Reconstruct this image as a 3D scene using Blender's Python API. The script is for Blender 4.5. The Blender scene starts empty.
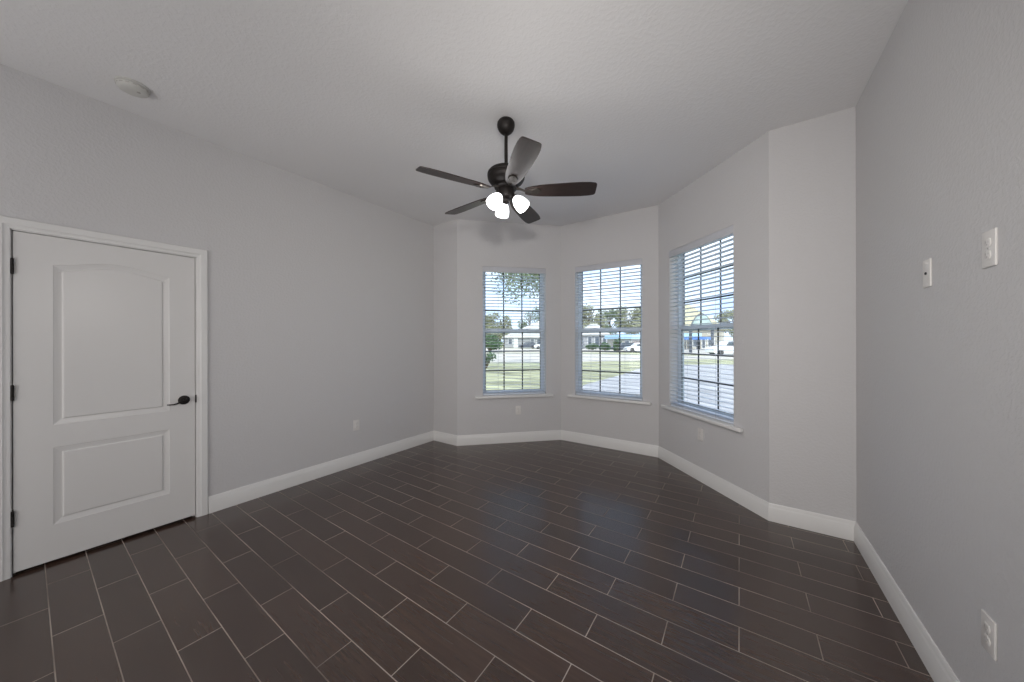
import bpy, bmesh, math, random
from mathutils import Vector, Matrix
PI = math.pi
random.seed(4)
SC = bpy.context.scene
C = SC.collection

# ------------------------------------------------------------------ camera
CAM_H = 1.395
YAW = math.radians(34.32)
F_PX = 333.25
cam_d = bpy.data.cameras.new('camera')
cam_d.sensor_width = 36.0
cam_d.lens = F_PX / 1024.0 * 36.0
cam_d.clip_start = 0.02
cam_d.clip_end = 600
cam = bpy.data.objects.new('camera', cam_d)
C.objects.link(cam)
cam.location = (0, 0, CAM_H)
cam.rotation_euler = (PI / 2, math.radians(0.11), YAW)
SC.camera = cam

# ------------------------------------------------------------------ world, sun, room light, exposure
SC.view_settings.view_transform = 'Standard'
SC.view_settings.look = 'None'
SC.view_settings.exposure = 0.0
SC.view_settings.gamma = 1.0
SC.view_settings.use_curve_mapping = False
SC.cycles.use_denoising = True
SC.cycles.max_bounces = 10
SC.cycles.diffuse_bounces = 6
SC.cycles.transparent_max_bounces = 16
SC.cycles.sample_clamp_indirect = 6.0
SC.cycles.caustics_reflective = False
SC.cycles.caustics_refractive = False

world = bpy.data.worlds.new('sky')
SC.world = world
world.use_nodes = True
wn = world.node_tree
wn.nodes.clear()
w_out = wn.nodes.new('ShaderNodeOutputWorld')
w_bg = wn.nodes.new('ShaderNodeBackground')
w_tc = wn.nodes.new('ShaderNodeTexCoord')
w_map = wn.nodes.new('ShaderNodeMapping')
w_map.inputs['Scale'].default_value = (1, 1, 3.2)
w_noise = wn.nodes.new('ShaderNodeTexNoise')
w_noise.inputs['Scale'].default_value = 2.4
w_noise.inputs['Detail'].default_value = 7
w_ramp = wn.nodes.new('ShaderNodeValToRGB')
w_ramp.color_ramp.elements[0].position = 0.36
w_ramp.color_ramp.elements[0].color = (0.55, 0.76, 1.08, 1)
w_ramp.color_ramp.elements[1].position = 0.60
w_ramp.color_ramp.elements[1].color = (0.92, 0.99, 1.12, 1)
wn.links.new(w_tc.outputs['Generated'], w_map.inputs['Vector'])
wn.links.new(w_map.outputs['Vector'], w_noise.inputs['Vector'])
wn.links.new(w_noise.outputs['Fac'], w_ramp.inputs['Fac'])
wn.links.new(w_ramp.outputs['Color'], w_bg.inputs['Color'])
wn.links.new(w_bg.outputs['Background'], w_out.inputs['Surface'])
w_bg.inputs['Strength'].default_value = 1.8

def add_light(name, kind, loc, energy, color=(1, 1, 1), **kw):
    d = bpy.data.lights.new(name, kind)
    d.energy = energy
    d.color = color
    for k, v in kw.items():
        if k != 'aim':
            setattr(d, k, v)
    o = bpy.data.objects.new(name, d)
    C.objects.link(o)
    o.location = loc
    if 'aim' in kw:
        o.rotation_euler = Vector(kw['aim']).to_track_quat('-Z', 'Y').to_euler()
    return o

sun = add_light('sun', 'SUN', (0, -10, 30), 3.9, (1.0, 0.95, 0.86), angle=0.01, aim=(-0.35, 0.72, -0.72))
# photographer's flash beside the camera and an unseen area lamp added as fill before the closed rear wall
flash = add_light('camera_flash', 'SPOT', (-0.10, 0.30, 1.92), 104, (1.0, 0.95, 0.90), shadow_soft_size=0.07, spot_size=math.radians(150), spot_blend=1.0, aim=(-0.46, 0.86, -0.16))
rear = add_light('rear_fill_light', 'AREA', (-1.2, -2.35, 1.3), 76, (1.0, 0.98, 0.965), shape='RECTANGLE', size=3.4, size_y=2.2, aim=(0.05, 1, 0.30))

# ------------------------------------------------------------------ room numbers
LX, RX, BY, CZ = -3.567, 0.670, 3.264, 3.022       # left wall, right wall, back wall, ceiling
S1, S2 = 0.453, 0.480
BX1, BX2, BAYY = -2.090, -0.800, 4.288
REAR = -2.5
P_A = (LX + S1, BY)
P_B = (BX1, BAYY)
P_C = (BX2, BAYY)
P_D = (RX - S2, BY)
GZ = -0.35

# ------------------------------------------------------------------ materials
def new_mat(name):
    m = bpy.data.materials.new(name)
    m.use_nodes = True
    nt = m.node_tree
    b = nt.nodes['Principled BSDF']
    return m, nt, b

def mat(name, col, rough=0.5, metal=0.0, var=0.0, scale=20, bump=0.0, bscale=80, spec=0.5, stretch=None, bdist=0.002, coord='Object'):
    m, nt, b = new_mat(name)
    b.inputs['Base Color'].default_value = (*col, 1)
    b.inputs['Roughness'].default_value = rough
    b.inputs['Metallic'].default_value = metal
    b.inputs['Specular IOR Level'].default_value = spec
    tc = nt.nodes.new('ShaderNodeTexCoord')
    src = tc.outputs[coord]
    if stretch:
        mp = nt.nodes.new('ShaderNodeMapping')
        mp.inputs['Scale'].default_value = stretch
        nt.links.new(src, mp.inputs['Vector'])
        src = mp.outputs['Vector']
    if var > 0:
        n = nt.nodes.new('ShaderNodeTexNoise')
        n.inputs['Scale'].default_value = scale
        n.inputs['Detail'].default_value = 5
        nt.links.new(src, n.inputs['Vector'])
        r = nt.nodes.new('ShaderNodeValToRGB')
        r.color_ramp.elements[0].position = 0.3
        r.color_ramp.elements[1].position = 0.7
        r.color_ramp.elements[0].color = (*[max(0, c * (1 - var)) for c in col], 1)
        r.color_ramp.elements[1].color = (*[min(1, c * (1 + var)) for c in col], 1)
        nt.links.new(n.outputs['Fac'], r.inputs['Fac'])
        nt.links.new(r.outputs['Color'], b.inputs['Base Color'])
    if bump > 0:
        n2 = nt.nodes.new('ShaderNodeTexNoise')
        n2.inputs['Scale'].default_value = bscale
        n2.inputs['Detail'].default_value = 3
        nt.links.new(src, n2.inputs['Vector'])
        bp = nt.nodes.new('ShaderNodeBump')
        bp.inputs['Strength'].default_value = bump
        bp.inputs['Distance'].default_value = bdist
        nt.links.new(n2.outputs['Fac'], bp.inputs['Height'])
        nt.links.new(bp.outputs['Normal'], b.inputs['Normal'])
    return m

def floor_material():
    m, nt, b = new_mat('wood_look_tile')
    N = nt.nodes; L = nt.links
    def math_(op, a, c=None, d=None):
        n = N.new('ShaderNodeMath'); n.operation = op
        for i, v in enumerate((a, c, d)):
            if v is None: continue
            if isinstance(v, (int, float)): n.inputs[i].default_value = v
            else: L.new(v, n.inputs[i])
        return n.outputs[0]
    geo = N.new('ShaderNodeNewGeometry')
    sep = N.new('ShaderNodeSeparateXYZ'); L.new(geo.outputs['Position'], sep.inputs[0])
    X, Y = sep.outputs['X'], sep.outputs['Y']
    rowf = math_('DIVIDE', math_('SUBTRACT', Y, 2.120 - 0.1575 * 200), 0.1575)
    row = math_('FLOOR', rowf)
    rfr = math_('SUBTRACT', rowf, row)
    odd = math_('MODULO', row, 2.0)
    colf = math_('DIVIDE', math_('ADD', math_('SUBTRACT', X, -0.004 - 0.598 * 60), math_('MULTIPLY', odd, -0.304)), 0.598)
    col = math_('FLOOR', colf)
    cfr = math_('SUBTRACT', colf, col)
    # distance to the nearest joint, metres
    dr = math_('MULTIPLY', math_('MINIMUM', rfr, math_('SUBTRACT', 1.0, rfr)), 0.1575)
    dc = math_('MULTIPLY', math_('MINIMUM', cfr, math_('SUBTRACT', 1.0, cfr)), 0.598)
    dj = math_('MINIMUM', dr, dc)
    mr = N.new('ShaderNodeMapRange'); mr.interpolation_type = 'SMOOTHSTEP'
    mr.inputs['From Min'].default_value = 0.0013; mr.inputs['From Max'].default_value = 0.0027
    mr.inputs['To Min'].default_value = 1; mr.inputs['To Max'].default_value = 0
    L.new(dj, mr.inputs['Value'])
    grout = mr.outputs[0]
    cmb = N.new('ShaderNodeCombineXYZ'); L.new(row, cmb.inputs[0]); L.new(col, cmb.inputs[1])
    wnz = N.new('ShaderNodeTexWhiteNoise'); wnz.noise_dimensions = '3D'; L.new(cmb.outputs[0], wnz.inputs['Vector'])
    # grain runs along the tile, offset per tile
    gx = math_('ADD', math_('MULTIPLY', X, 3.2), math_('MULTIPLY', wnz.outputs['Value'], 37.0))
    gy = math_('ADD', math_('MULTIPLY', Y, 48.0), math_('MULTIPLY', wnz.outputs['Value'], 91.0))
    gv = N.new('ShaderNodeCombineXYZ'); L.new(gx, gv.inputs[0]); L.new(gy, gv.inputs[1])
    g1 = N.new('ShaderNodeTexNoise'); g1.inputs['Scale'].default_value = 1.0; g1.inputs['Detail'].default_value = 7; g1.inputs['Roughness'].default_value = 0.62; g1.inputs['Distortion'].default_value = 0.25
    L.new(gv.outputs[0], g1.inputs['Vector'])
    ramp = N.new('ShaderNodeValToRGB')
    e = ramp.color_ramp.elements
    e[0].position = 0.25; e[0].color = (0.044, 0.0250, 0.0185, 1)
    e[1].position = 0.80; e[1].color = (0.082, 0.048, 0.033, 1)
    e2 = e.new(0.52); e2.color = (0.056, 0.0325, 0.0240, 1)
    L.new(g1.outputs['Fac'], ramp.inputs['Fac'])
    hsv = N.new('ShaderNodeHueSaturation')
    L.new(ramp.outputs['Color'], hsv.inputs['Color'])
    L.new(math_('ADD', 0.84, math_('MULTIPLY', wnz.outputs['Value'], 0.30)), hsv.inputs['Value'])
    gn = N.new('ShaderNodeTexNoise'); gn.inputs['Scale'].default_value = 1.7; gn.inputs['Detail'].default_value = 3
    L.new(geo.outputs['Position'], gn.inputs['Vector'])
    gr = N.new('ShaderNodeValToRGB')
    gr.color_ramp.elements[0].position = 0.38; gr.color_ramp.elements[0].color = (0.16, 0.128, 0.108, 1)
    gr.color_ramp.elements[1].position = 0.62; gr.color_ramp.elements[1].color = (0.42, 0.36, 0.31, 1)
    L.new(gn.outputs['Fac'], gr.inputs['Fac'])
    mix = N.new('ShaderNodeMix'); mix.data_type = 'RGBA'
    L.new(grout, mix.inputs['Factor']); L.new(hsv.outputs['Color'], mix.inputs['A']); L.new(gr.outputs['Color'], mix.inputs['B'])
    L.new(mix.outputs['Result'], b.inputs['Base Color'])
    rn = N.new('ShaderNodeTexNoise'); rn.inputs['Scale'].default_value = 3.0; rn.inputs['Detail'].default_value = 4
    L.new(geo.outputs['Position'], rn.inputs['Vector'])
    rough = math_('ADD', math_('ADD', 0.19, math_('MULTIPLY', rn.outputs['Fac'], 0.08)), math_('MULTIPLY', grout, 0.35))
    L.new(rough, b.inputs['Roughness'])
    b.inputs['Specular IOR Level'].default_value = 1.0
    hgt = math_('SUBTRACT', math_('MULTIPLY', g1.outputs['Fac'], 0.08), grout)
    bp = N.new('ShaderNodeBump'); bp.inputs['Strength'].default_value = 0.35; bp.inputs['Distance'].default_value = 0.0012
    L.new(hgt, bp.inputs['Height']); L.new(bp.outputs['Normal'], b.inputs['Normal'])
    return m

def textured_paint(name, col, scale, strength, dist, lo=0.45, hi=0.6, rough=0.6):
    m, nt, b = new_mat(name)
    b.inputs['Base Color'].default_value = (*col, 1)
    b.inputs['Roughness'].default_value = rough
    b.inputs['Specular IOR Level'].default_value = 0.35
    tc = nt.nodes.new('ShaderNodeNewGeometry')
    n = nt.nodes.new('ShaderNodeTexNoise'); n.inputs['Scale'].default_value = scale; n.inputs['Detail'].default_value = 3
    nt.links.new(tc.outputs['Position'], n.inputs['Vector'])
    mr = nt.nodes.new('ShaderNodeMapRange'); mr.interpolation_type = 'SMOOTHSTEP'
    mr.inputs['From Min'].default_value = lo; mr.inputs['From Max'].default_value = hi
    nt.links.new(n.outputs['Fac'], mr.inputs['Value'])
    bp = nt.nodes.new('ShaderNodeBump'); bp.inputs['Strength'].default_value = strength; bp.inputs['Distance'].default_value = dist
    nt.links.new(mr.outputs[0], bp.inputs['Height']); nt.links.new(bp.outputs['Normal'], b.inputs['Normal'])
    return m

M_WALL = textured_paint('grey_wall_paint', (0.612, 0.604, 0.610), 60, 0.36, 0.0016)
M_CEIL = textured_paint('knockdown_ceiling', (0.79, 0.785, 0.79), 44, 0.30, 0.0020)
M_FLOOR = floor_material()
M_TRIM = mat('white_trim_paint', (0.76, 0.755, 0.745), 0.38, bump=0.03, bscale=40)
M_DOOR = mat('white_door_paint', (0.72, 0.71, 0.70), 0.29, bump=0.08, bscale=60, stretch=(1, 2.5, 0.25), bdist=0.001)
M_BRONZE = mat('oil_rubbed_bronze', (0.014, 0.011, 0.010), 0.48, metal=0.5, var=0.3, scale=30)
M_BRONZE_L = mat('bronze_bracket', (0.055, 0.048, 0.042), 0.34, metal=0.7, var=0.25, scale=30)
M_BLADE = mat('dark_walnut_blade', (0.024, 0.015, 0.013), 0.36, var=0.35, scale=3.0, stretch=(2, 22, 4), bump=0.15, bscale=14, bdist=0.0005)
M_PLATE = mat('white_plastic_plate', (0.74, 0.72, 0.70), 0.35, var=0.02)
M_DARK = mat('dark_slot', (0.02, 0.02, 0.02), 0.6, var=0.2)
M_VINYL = mat('white_vinyl_sash', (0.62, 0.68, 0.74), 0.4, var=0.03)
M_MUNTIN = mat('dark_grille_bar', (0.045, 0.055, 0.062), 0.5, var=0.1)
M_SLAT = mat('white_blind_slat', (0.70, 0.76, 0.85), 0.42, var=0.03, scale=4, stretch=(1, 8, 8))
M_VAL = mat('grey_white_valance', (0.56, 0.57, 0.61), 0.5, var=0.02)
M_SLOT = mat('outlet_slot', (0.42, 0.40, 0.38), 0.6, var=0.05)
M_CORD = mat('ladder_cord', (0.50, 0.52, 0.55), 0.8, var=0.1)
M_DET = mat('smoke_detector_plastic', (0.60, 0.595, 0.57), 0.45, var=0.02)
M_STEEL = mat('screw_steel', (0.5, 0.5, 0.48), 0.35, metal=0.7, var=0.05)

def glass_mat():
    m = bpy.data.materials.new('window_glass'); m.use_nodes = True
    nt = m.node_tree; nt.nodes.clear()
    o = nt.nodes.new('ShaderNodeOutputMaterial'); mx = nt.nodes.new('ShaderNodeMixShader')
    t = nt.nodes.new('ShaderNodeBsdfTransparent'); g = nt.nodes.new('ShaderNodeBsdfGlossy'); fr = nt.nodes.new('ShaderNodeMath'); lw = nt.nodes.new('ShaderNodeLayerWeight')
    t.inputs['Color'].default_value = (0.94, 0.965, 0.97, 1); g.inputs['Roughness'].default_value = 0.02; fr.operation = 'MULTIPLY_ADD'; fr.inputs[1].default_value = 0.12; fr.inputs[2].default_value = 0.02; lw.inputs['Blend'].default_value = 0.35; nt.links.new(lw.outputs['Facing'], fr.inputs[0])
    nt.links.new(fr.outputs[0], mx.inputs[0]); nt.links.new(t.outputs[0], mx.inputs[1]); nt.links.new(g.outputs[0], mx.inputs[2]); nt.links.new(mx.outputs[0], o.inputs[0])
    return m
M_GLASS = glass_mat()

def shade_mat():
    m, nt, b = new_mat('lit_frosted_glass')
    b.inputs['Base Color'].default_value = (0.9, 0.9, 0.88, 1)
    b.inputs['Roughness'].default_value = 0.4
    n = nt.nodes.new('ShaderNodeTexNoise'); n.inputs['Scale'].default_value = 9
    r = nt.nodes.new('ShaderNodeValToRGB')
    r.color_ramp.elements[0].color = (0.93, 0.95, 1.0, 1); r.color_ramp.elements[1].color = (1, 1, 1, 1)
    nt.links.new(n.outputs['Fac'], r.inputs['Fac']); nt.links.new(r.outputs['Color'], b.inputs['Emission Color'])
    b.inputs['Emission Strength'].default_value = 4.0
    return m
M_SHADE = shade_mat()

# ------------------------------------------------------------------ helpers
def bx(bm, x0, x1, y0, y1, z0, z1, bevel=0.0, seg=2):
    vs = [bm.verts.new(p) for p in ((x0, y0, z0), (x1, y0, z0), (x1, y1, z0), (x0, y1, z0), (x0, y0, z1), (x1, y0, z1), (x1, y1, z1), (x0, y1, z1))]
    fs = [bm.faces.new([vs[i] for i in q]) for q in ((0, 3, 2, 1), (4, 5, 6, 7), (0, 1, 5, 4), (1, 2, 6, 5), (2, 3, 7, 6), (3, 0, 4, 7))]
    if bevel > 0:
        es = list({e for f in fs for e in f.edges})
        bmesh.ops.bevel(bm, geom=es, offset=bevel, segments=seg, affect='EDGES', profile=0.5)

def lathe(bm, prof, seg=32, mtx=None, cap0=True, cap1=True):
    rings = []
    for r, z in prof:
        ring = []
        for k in range(seg):
            a = 2 * PI * k / seg
            p = Vector((r * math.cos(a), r * math.sin(a), z))
            if mtx: p = mtx @ p
            ring.append(bm.verts.new(p))
        rings.append(ring)
    for a, b in zip(rings[:-1], rings[1:]):
        for k in range(seg):
            bm.faces.new((a[k], a[(k + 1) % seg], b[(k + 1) % seg], b[k]))
    if cap0: bm.faces.new(list(reversed(rings[0])))
    if cap1: bm.faces.new(rings[-1])

def tube(bm, pts, rad, seg=10, flat=1.0):
    pts = [Vector(p) for p in pts]
    n = len(pts)
    rr = rad if isinstance(rad, (list, tuple)) else [rad] * n
    rings = []
    for i, p in enumerate(pts):
        d = (pts[min(i + 1, n - 1)] - pts[max(i - 1, 0)]).normalized()
        up = Vector((0, 0, 1)) if abs(d.z) < 0.95 else Vector((1, 0, 0))
        s = d.cross(up).normalized(); u = s.cross(d)
        rings.append([bm.verts.new(p + rr[i] * (math.cos(2 * PI * k / seg) * s + flat * math.sin(2 * PI * k / seg) * u)) for k in range(seg)])
    for a, b in zip(rings[:-1], rings[1:]):
        for k in range(seg):
            bm.faces.new((a[k], a[(k + 1) % seg], b[(k + 1) % seg], b[k]))
    bm.faces.new(list(reversed(rings[0]))); bm.faces.new(rings[-1])

def prism(bm, poly, z0, z1):
    a = [bm.verts.new((x, y, z0)) for x, y in poly]; b = [bm.verts.new((x, y, z1)) for x, y in poly]
    bm.faces.new(list(reversed(a))); bm.faces.new(b)
    n = len(poly)
    for i in range(n):
        bm.faces.new((a[i], a[(i + 1) % n], b[(i + 1) % n], b[i]))

def offset_path(pts, o, closed=False):
    """2-D polyline moved to its left by o, mitred."""
    n = len(pts); out = []
    for i in range(n):
        ns = []
        if i > 0 or closed:
            a, b = pts[i - 1], pts[i]; d = Vector((b[0] - a[0], b[1] - a[1])).normalized(); ns.append(Vector((-d.y, d.x)))
        if i < n - 1 or closed:
            a, b = pts[i], pts[(i + 1) % n]; d = Vector((b[0] - a[0], b[1] - a[1])).normalized(); ns.append(Vector((-d.y, d.x)))
        m = sum(ns, Vector((0, 0)))
        if m.length < 1e-6: m = ns[0].copy()
        m.normalize(); m /= max(0.3, m.dot(ns[0]))
        out.append((pts[i][0] + m.x * o, pts[i][1] + m.y * o))
    return out

def obj(name, bm, m, parent=None, smooth=True, angle=35):
    bmesh.ops.recalc_face_normals(bm, faces=bm.faces)
    me = bpy.data.meshes.new(name)
    bm.to_mesh(me); bm.free()
    if smooth:
        me.polygons.foreach_set('use_smooth', [True] * len(me.polygons))
        me.set_sharp_from_angle(angle=math.radians(angle))
    me.materials.append(m)
    o = bpy.data.objects.new(name, me)
    C.objects.link(o)
    if parent: o.parent = parent
    return o

def thing(name, label, cat, loc=(0, 0, 0), rotz=0, group=None):
    o = bpy.data.objects.new(name, None); C.objects.link(o)
    o.empty_display_size = 0.1
    o.location = loc; o.rotation_euler = (0, 0, rotz); o['label'] = label; o['category'] = cat
    if group: o['group'] = group
    return o

def tag(o, label, cat, group=None, kind=None):
    if label: o['label'] = label
    if cat: o['category'] = cat
    if group: o['group'] = group
    if kind: o['kind'] = kind
    return o

def struct(name, bm, m, label, cat, loc=None, rotz=0, smooth=False):
    o = obj(name, bm, m, None, smooth)
    if loc: o.location = loc; o.rotation_euler = (0, 0, rotz)
    return tag(o, label, cat, None, 'structure')

def dup(root, loc, rotz, label, group=None):
    r = root.copy(); C.objects.link(r); r.location = loc; r.rotation_euler = (0, 0, rotz); r['label'] = label
    if group: r['group'] = group
    for ch in list(root.children):
        c = ch.copy(); C.objects.link(c); c.parent = r
        for g in list(ch.children):
            d = g.copy(); C.objects.link(d); d.parent = c
    return r

B = bmesh.new

# ------------------------------------------------------------------ floor and ceiling
bm = B()
room = [(LX - 0.2, REAR - 0.2), (RX + 0.2, REAR - 0.2), (RX + 0.2, BY), P_D, P_C, P_B, P_A, (LX - 0.2, BY)]
room_out = [(LX - 0.2, REAR - 0.2), (RX + 0.2, REAR - 0.2), (RX + 0.2, BY + 0.18), (P_D[0] + 0.08, BY + 0.18), (P_C[0] + 0.08, BAYY + 0.18), (P_B[0] - 0.08, BAYY + 0.18), (P_A[0] - 0.08, BY + 0.18), (LX - 0.2, BY + 0.18)]
prism(bm, room_out, -0.12, 0.0)
struct('floor', bm, M_FLOOR, 'dark brown wood-look plank tile floor with pale grout lines', 'floor')
bm = B()
eave = [(LX - 0.4, REAR - 0.4), (RX + 0.4, REAR - 0.4), (RX + 0.4, BY + 0.40), (P_D[0] + 0.17, BY + 0.40), (P_C[0] + 0.17, BAYY + 0.40), (P_B[0] - 0.17, BAYY + 0.40), (P_A[0] - 0.17, BY + 0.40), (LX - 0.4, BY + 0.40)]
prism(bm, eave, CZ, CZ + 0.2)
struct('ceiling', bm, M_CEIL, 'pale grey knockdown textured ceiling', 'ceiling')

# ------------------------------------------------------------------ walls
DY0, DY1, DZ1 = -0.045, 0.773, 2.066                   # door opening in the left wall
bm = B()
bx(bm, LX - 0.14, LX, REAR - 0.2, DY0, 0, CZ)
bx(bm, LX - 0.14, LX, DY1, BY + 0.15, 0, CZ)
bx(bm, LX - 0.14, LX, DY0, DY1, DZ1, CZ)
bx(bm, LX - 0.19, LX - 0.14, REAR - 0.2, BY + 0.15, 0, CZ)  # unseen backing sheet, added to stop outside light leaking around the door
struct('wall_left', bm, M_WALL, 'long grey wall on the left with the white door', 'wall')
bm = B(); bx(bm, RX, RX + 0.16, REAR - 0.2, BY + 0.15, 0, CZ)
struct('wall_right', bm, M_WALL, 'plain grey wall on the right with three cover plates', 'wall')
bm = B(); bx(bm, LX, RX, REAR - 0.16, REAR, 0, CZ)
struct('wall_rear', bm, M_WALL, 'grey wall behind the viewer', 'wall')
bm = B(); bx(bm, LX, P_A[0], BY, BY + 0.16, 0, CZ)
struct('wall_back_left', bm, M_WALL, 'narrow grey wall return between left wall and bay', 'wall')
bm = B(); bx(bm, P_D[0], RX, BY, BY + 0.16, 0, CZ)
struct('wall_back_right', bm, M_WALL, 'narrow lighter wall return between right window and right wall', 'wall')

WIN_W, WZ0, WZ1 = 0.886, 0.640, 2.412
def frame_of(a, b):
    d = Vector((b[0] - a[0], b[1] - a[1]))
    return (a[0], a[1], 0), math.atan2(d.y, d.x), d.length
FR1, FR2, FR3 = frame_of(P_A, P_B), frame_of(P_B, P_C), frame_of(P_C, P_D)
def bay_wall(name, fr, t0, ext0, ext1, label):
    loc, rz, ln = fr
    bm = B(); T = 0.17
    bx(bm, 0 - ext0, t0, 0.0, T, 0, CZ)
    bx(bm, t0 + WIN_W, ln + ext1, 0.0, T, 0, CZ)
    bx(bm, t0, t0 + WIN_W, 0, T, 0, WZ0 - 0.012)
    bx(bm, t0, t0 + WIN_W, 0, T, WZ1, CZ)
    return struct(name, bm, M_WALL, label, 'wall', loc, rz)
T1 = 0.342; T2 = 0.217; T3 = 0.203
bay_wall('wall_bay_left', FR1, T1, 0, 0.06, 'bay wall around the left window')
bay_wall('wall_bay_center', FR2, T2, 0.06, 0.06, 'bay wall around the middle window')
bay_wall('wall_bay_right', FR3, T3, 0.06, 0, 'bay wall around the right window')

# ------------------------------------------------------------------ baseboards (mitred)
BPROF = [(0.0, 0.0), (0.0165, 0.0), (0.0165, 0.094), (0.0145, 0.099), (0.0145, 0.103), (0.0115, 0.108), (0.0095, 0.118), (0.0085, 0.128), (0.005, 0.134), (0.0, 0.134)]
def sweep(bm, path, prof, fn, segs=None, closed=False):
    """profile (offset to the left of the path, height) carried along a 2-D path; fn maps (u, v, h) to 3-D"""
    lines = [offset_path(path, o, closed) for o, h in prof]
    n = len(path); rng = segs if segs is not None else range(n if closed else n - 1)
    for i in rng:
        j = (i + 1) % n
        A = [bm.verts.new(fn(lines[k][i][0], lines[k][i][1], prof[k][1])) for k in range(len(prof))]
        D = [bm.verts.new(fn(lines[k][j][0], lines[k][j][1], prof[k][1])) for k in range(len(prof))]
        for k in range(len(prof) - 1):
            bm.faces.new((A[k], D[k], D[k + 1], A[k + 1]))
        bm.faces.new(A); bm.faces.new(D)
path = [(RX, REAR), (RX, BY), P_D, P_C, P_B, P_A, (LX, BY), (LX, 0.842)]
for i, (nm, lb) in enumerate((('baseboard_right', 'white baseboard along the right wall'), ('baseboard_back_right', 'white baseboard on the narrow right wall return'),
        ('baseboard_bay_right', 'white baseboard under the right window'), ('baseboard_bay_center', 'white baseboard under the middle window'),
        ('baseboard_bay_left', 'white baseboard under the left window'), ('baseboard_back_left', 'white baseboard on the narrow left wall return'),
        ('baseboard_left', 'white baseboard along the left wall from the door'))):
    bm = B(); sweep(bm, path, BPROF, lambda u, v, h: (u, v, h), [i])
    struct(nm, bm, M_TRIM, lb, 'baseboard', smooth=True)
bm = B(); sweep(bm, [(LX, -0.118), (LX, REAR)], BPROF, lambda u, v, h: (u, v, h))
struct('baseboard_left_rear', bm, M_TRIM, 'white baseboard left of the door', 'baseboard', smooth=True)

# ------------------------------------------------------------------ door
# local frame: x along +Y of the room, y = out through the wall, z up, origin at the wall face
DOORFRAME = ((LX, 0, 0), PI / 2)
door = bpy.data.objects.new('door_1', None); C.objects.link(door)
door.location = DOORFRAME[0]; door.rotation_euler = (0, 0, DOORFRAME[1])
tag(door, 'white two-panel arch-top interior door in the left wall', 'door', None, 'structure')
# casing
CPROF = [(0.0, 0.0), (0.0, 0.010), (0.010, 0.0115), (0.022, 0.0125), (0.026, 0.0155), (0.032, 0.0150), (0.053, 0.0160), (0.061, 0.0160), (0.065, 0.013), (0.065, 0.0)]
bm = B()
cpath = [(DY0 - 0.001, 0.0), (DY0 - 0.001, DZ1 + 0.001), (DY1 + 0.001, DZ1 + 0.001), (DY1 + 0.001, 0.0)]
sweep(bm, cpath, CPROF, lambda u, v, h: (u, -h, v))
obj('door_casing', bm, M_TRIM, door)
bm = B()
bx(bm, DY0, DY0 + 0.004, 0, 0.13, 0, DZ1); bx(bm, DY1 - 0.004, DY1, 0, 0.13, 0, DZ1); bx(bm, DY0, DY1, 0, 0.13, DZ1 - 0.005, DZ1)
bx(bm, DY0 + 0.004, DY0 + 0.016, 0.045, 0.08, 0, DZ1); bx(bm, DY1 - 0.016, DY1 - 0.004, 0.045, 0.08, 0, DZ1); bx(bm, DY0, DY1, 0.045, 0.08, DZ1 - 0.018, DZ1 - 0.005)
obj('door_jamb', bm, M_TRIM, door, smooth=False)
# slab with moulded panels
SX0, SX1, SZ0, SZ1 = -0.037, 0.7655, 0.021, 2.057
PX0, PX1 = 0.104, 0.622
def arch(x):
    u = (x - PX0) / (PX1 - PX0)
    s = 0.5 - 0.5 * math.cos(2 * PI * min(max((u - 0.0) / 1.0, 0), 1))
    return 1.880 + 0.048 * s ** 0.8
NS = 32
xs = [PX0 + (PX1 - PX0) * i / NS for i in range(NS + 1)]
top_poly = [(PX0, 0.872), (PX1, 0.872)] + [(x, arch(x)) for x in reversed(xs)]
bot_poly = [(PX0, 0.245), (PX1, 0.245), (PX1, 0.730), (PX0, 0.730)]
MP = [(0.0, 0.0), (0.003, 0.0022), (0.010, 0.0036), (0.020, 0.0060), (0.030, 0.0078), (0.0345, 0.0078), (0.037, 0.0055), (0.039, 0.0012), (0.044, 0.0004)]
bm = B()
YF = 0.0015
def q(pts): bm.faces.new([bm.verts.new((x, YF, z)) for x, z in pts])
q([(SX0, SZ0), (PX0, SZ0), (PX0, SZ1), (SX0, SZ1)])
q([(PX1, SZ0), (SX1, SZ0), (SX1, SZ1), (PX1, SZ1)])
q([(PX0, SZ0), (PX1, SZ0), (PX1, 0.245), (PX0, 0.245)])
q([(PX0, 0.730), (PX1, 0.730), (PX1, 0.872), (PX0, 0.872)])
for a, b in zip(xs[:-1], xs[1:]): q([(a, arch(a)), (b, arch(b)), (b, SZ1), (a, SZ1)])
for poly in (top_poly, bot_poly):
    loops = [[bm.verts.new((u, YF + h, v)) for u, v in offset_path(poly, o, True)] for o, h in MP]
    n = len(poly)
    for la, lb in zip(loops[:-1], loops[1:]):
        for i in range(n): bm.faces.new((la[i], la[(i + 1) % n], lb[(i + 1) % n], lb[i]))
    bm.faces.new(loops[-1])
bmesh.ops.remove_doubles(bm, verts=bm.verts, dist=1e-5)
bt = B()
bx(bt, SX0, SX1, YF + 0.010, YF + 0.042, SZ0, SZ1)
for x0, x1, z0, z1 in ((SX0, SX0 + 0.0005, SZ0, SZ1), (SX1 - 0.0005, SX1, SZ0, SZ1), (SX0, SX1, SZ0, SZ0 + 0.0005), (SX0, SX1, SZ1 - 0.0005, SZ1)):
    bx(bt, x0, x1, YF, YF + 0.012, z0, z1)
tmp = bpy.data.meshes.new('tmp'); bt.to_mesh(tmp); bt.free(); bm.from_mesh(tmp); bpy.data.meshes.remove(tmp)
slab = obj('door_panel', bm, M_DOOR, door, smooth=False)
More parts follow.
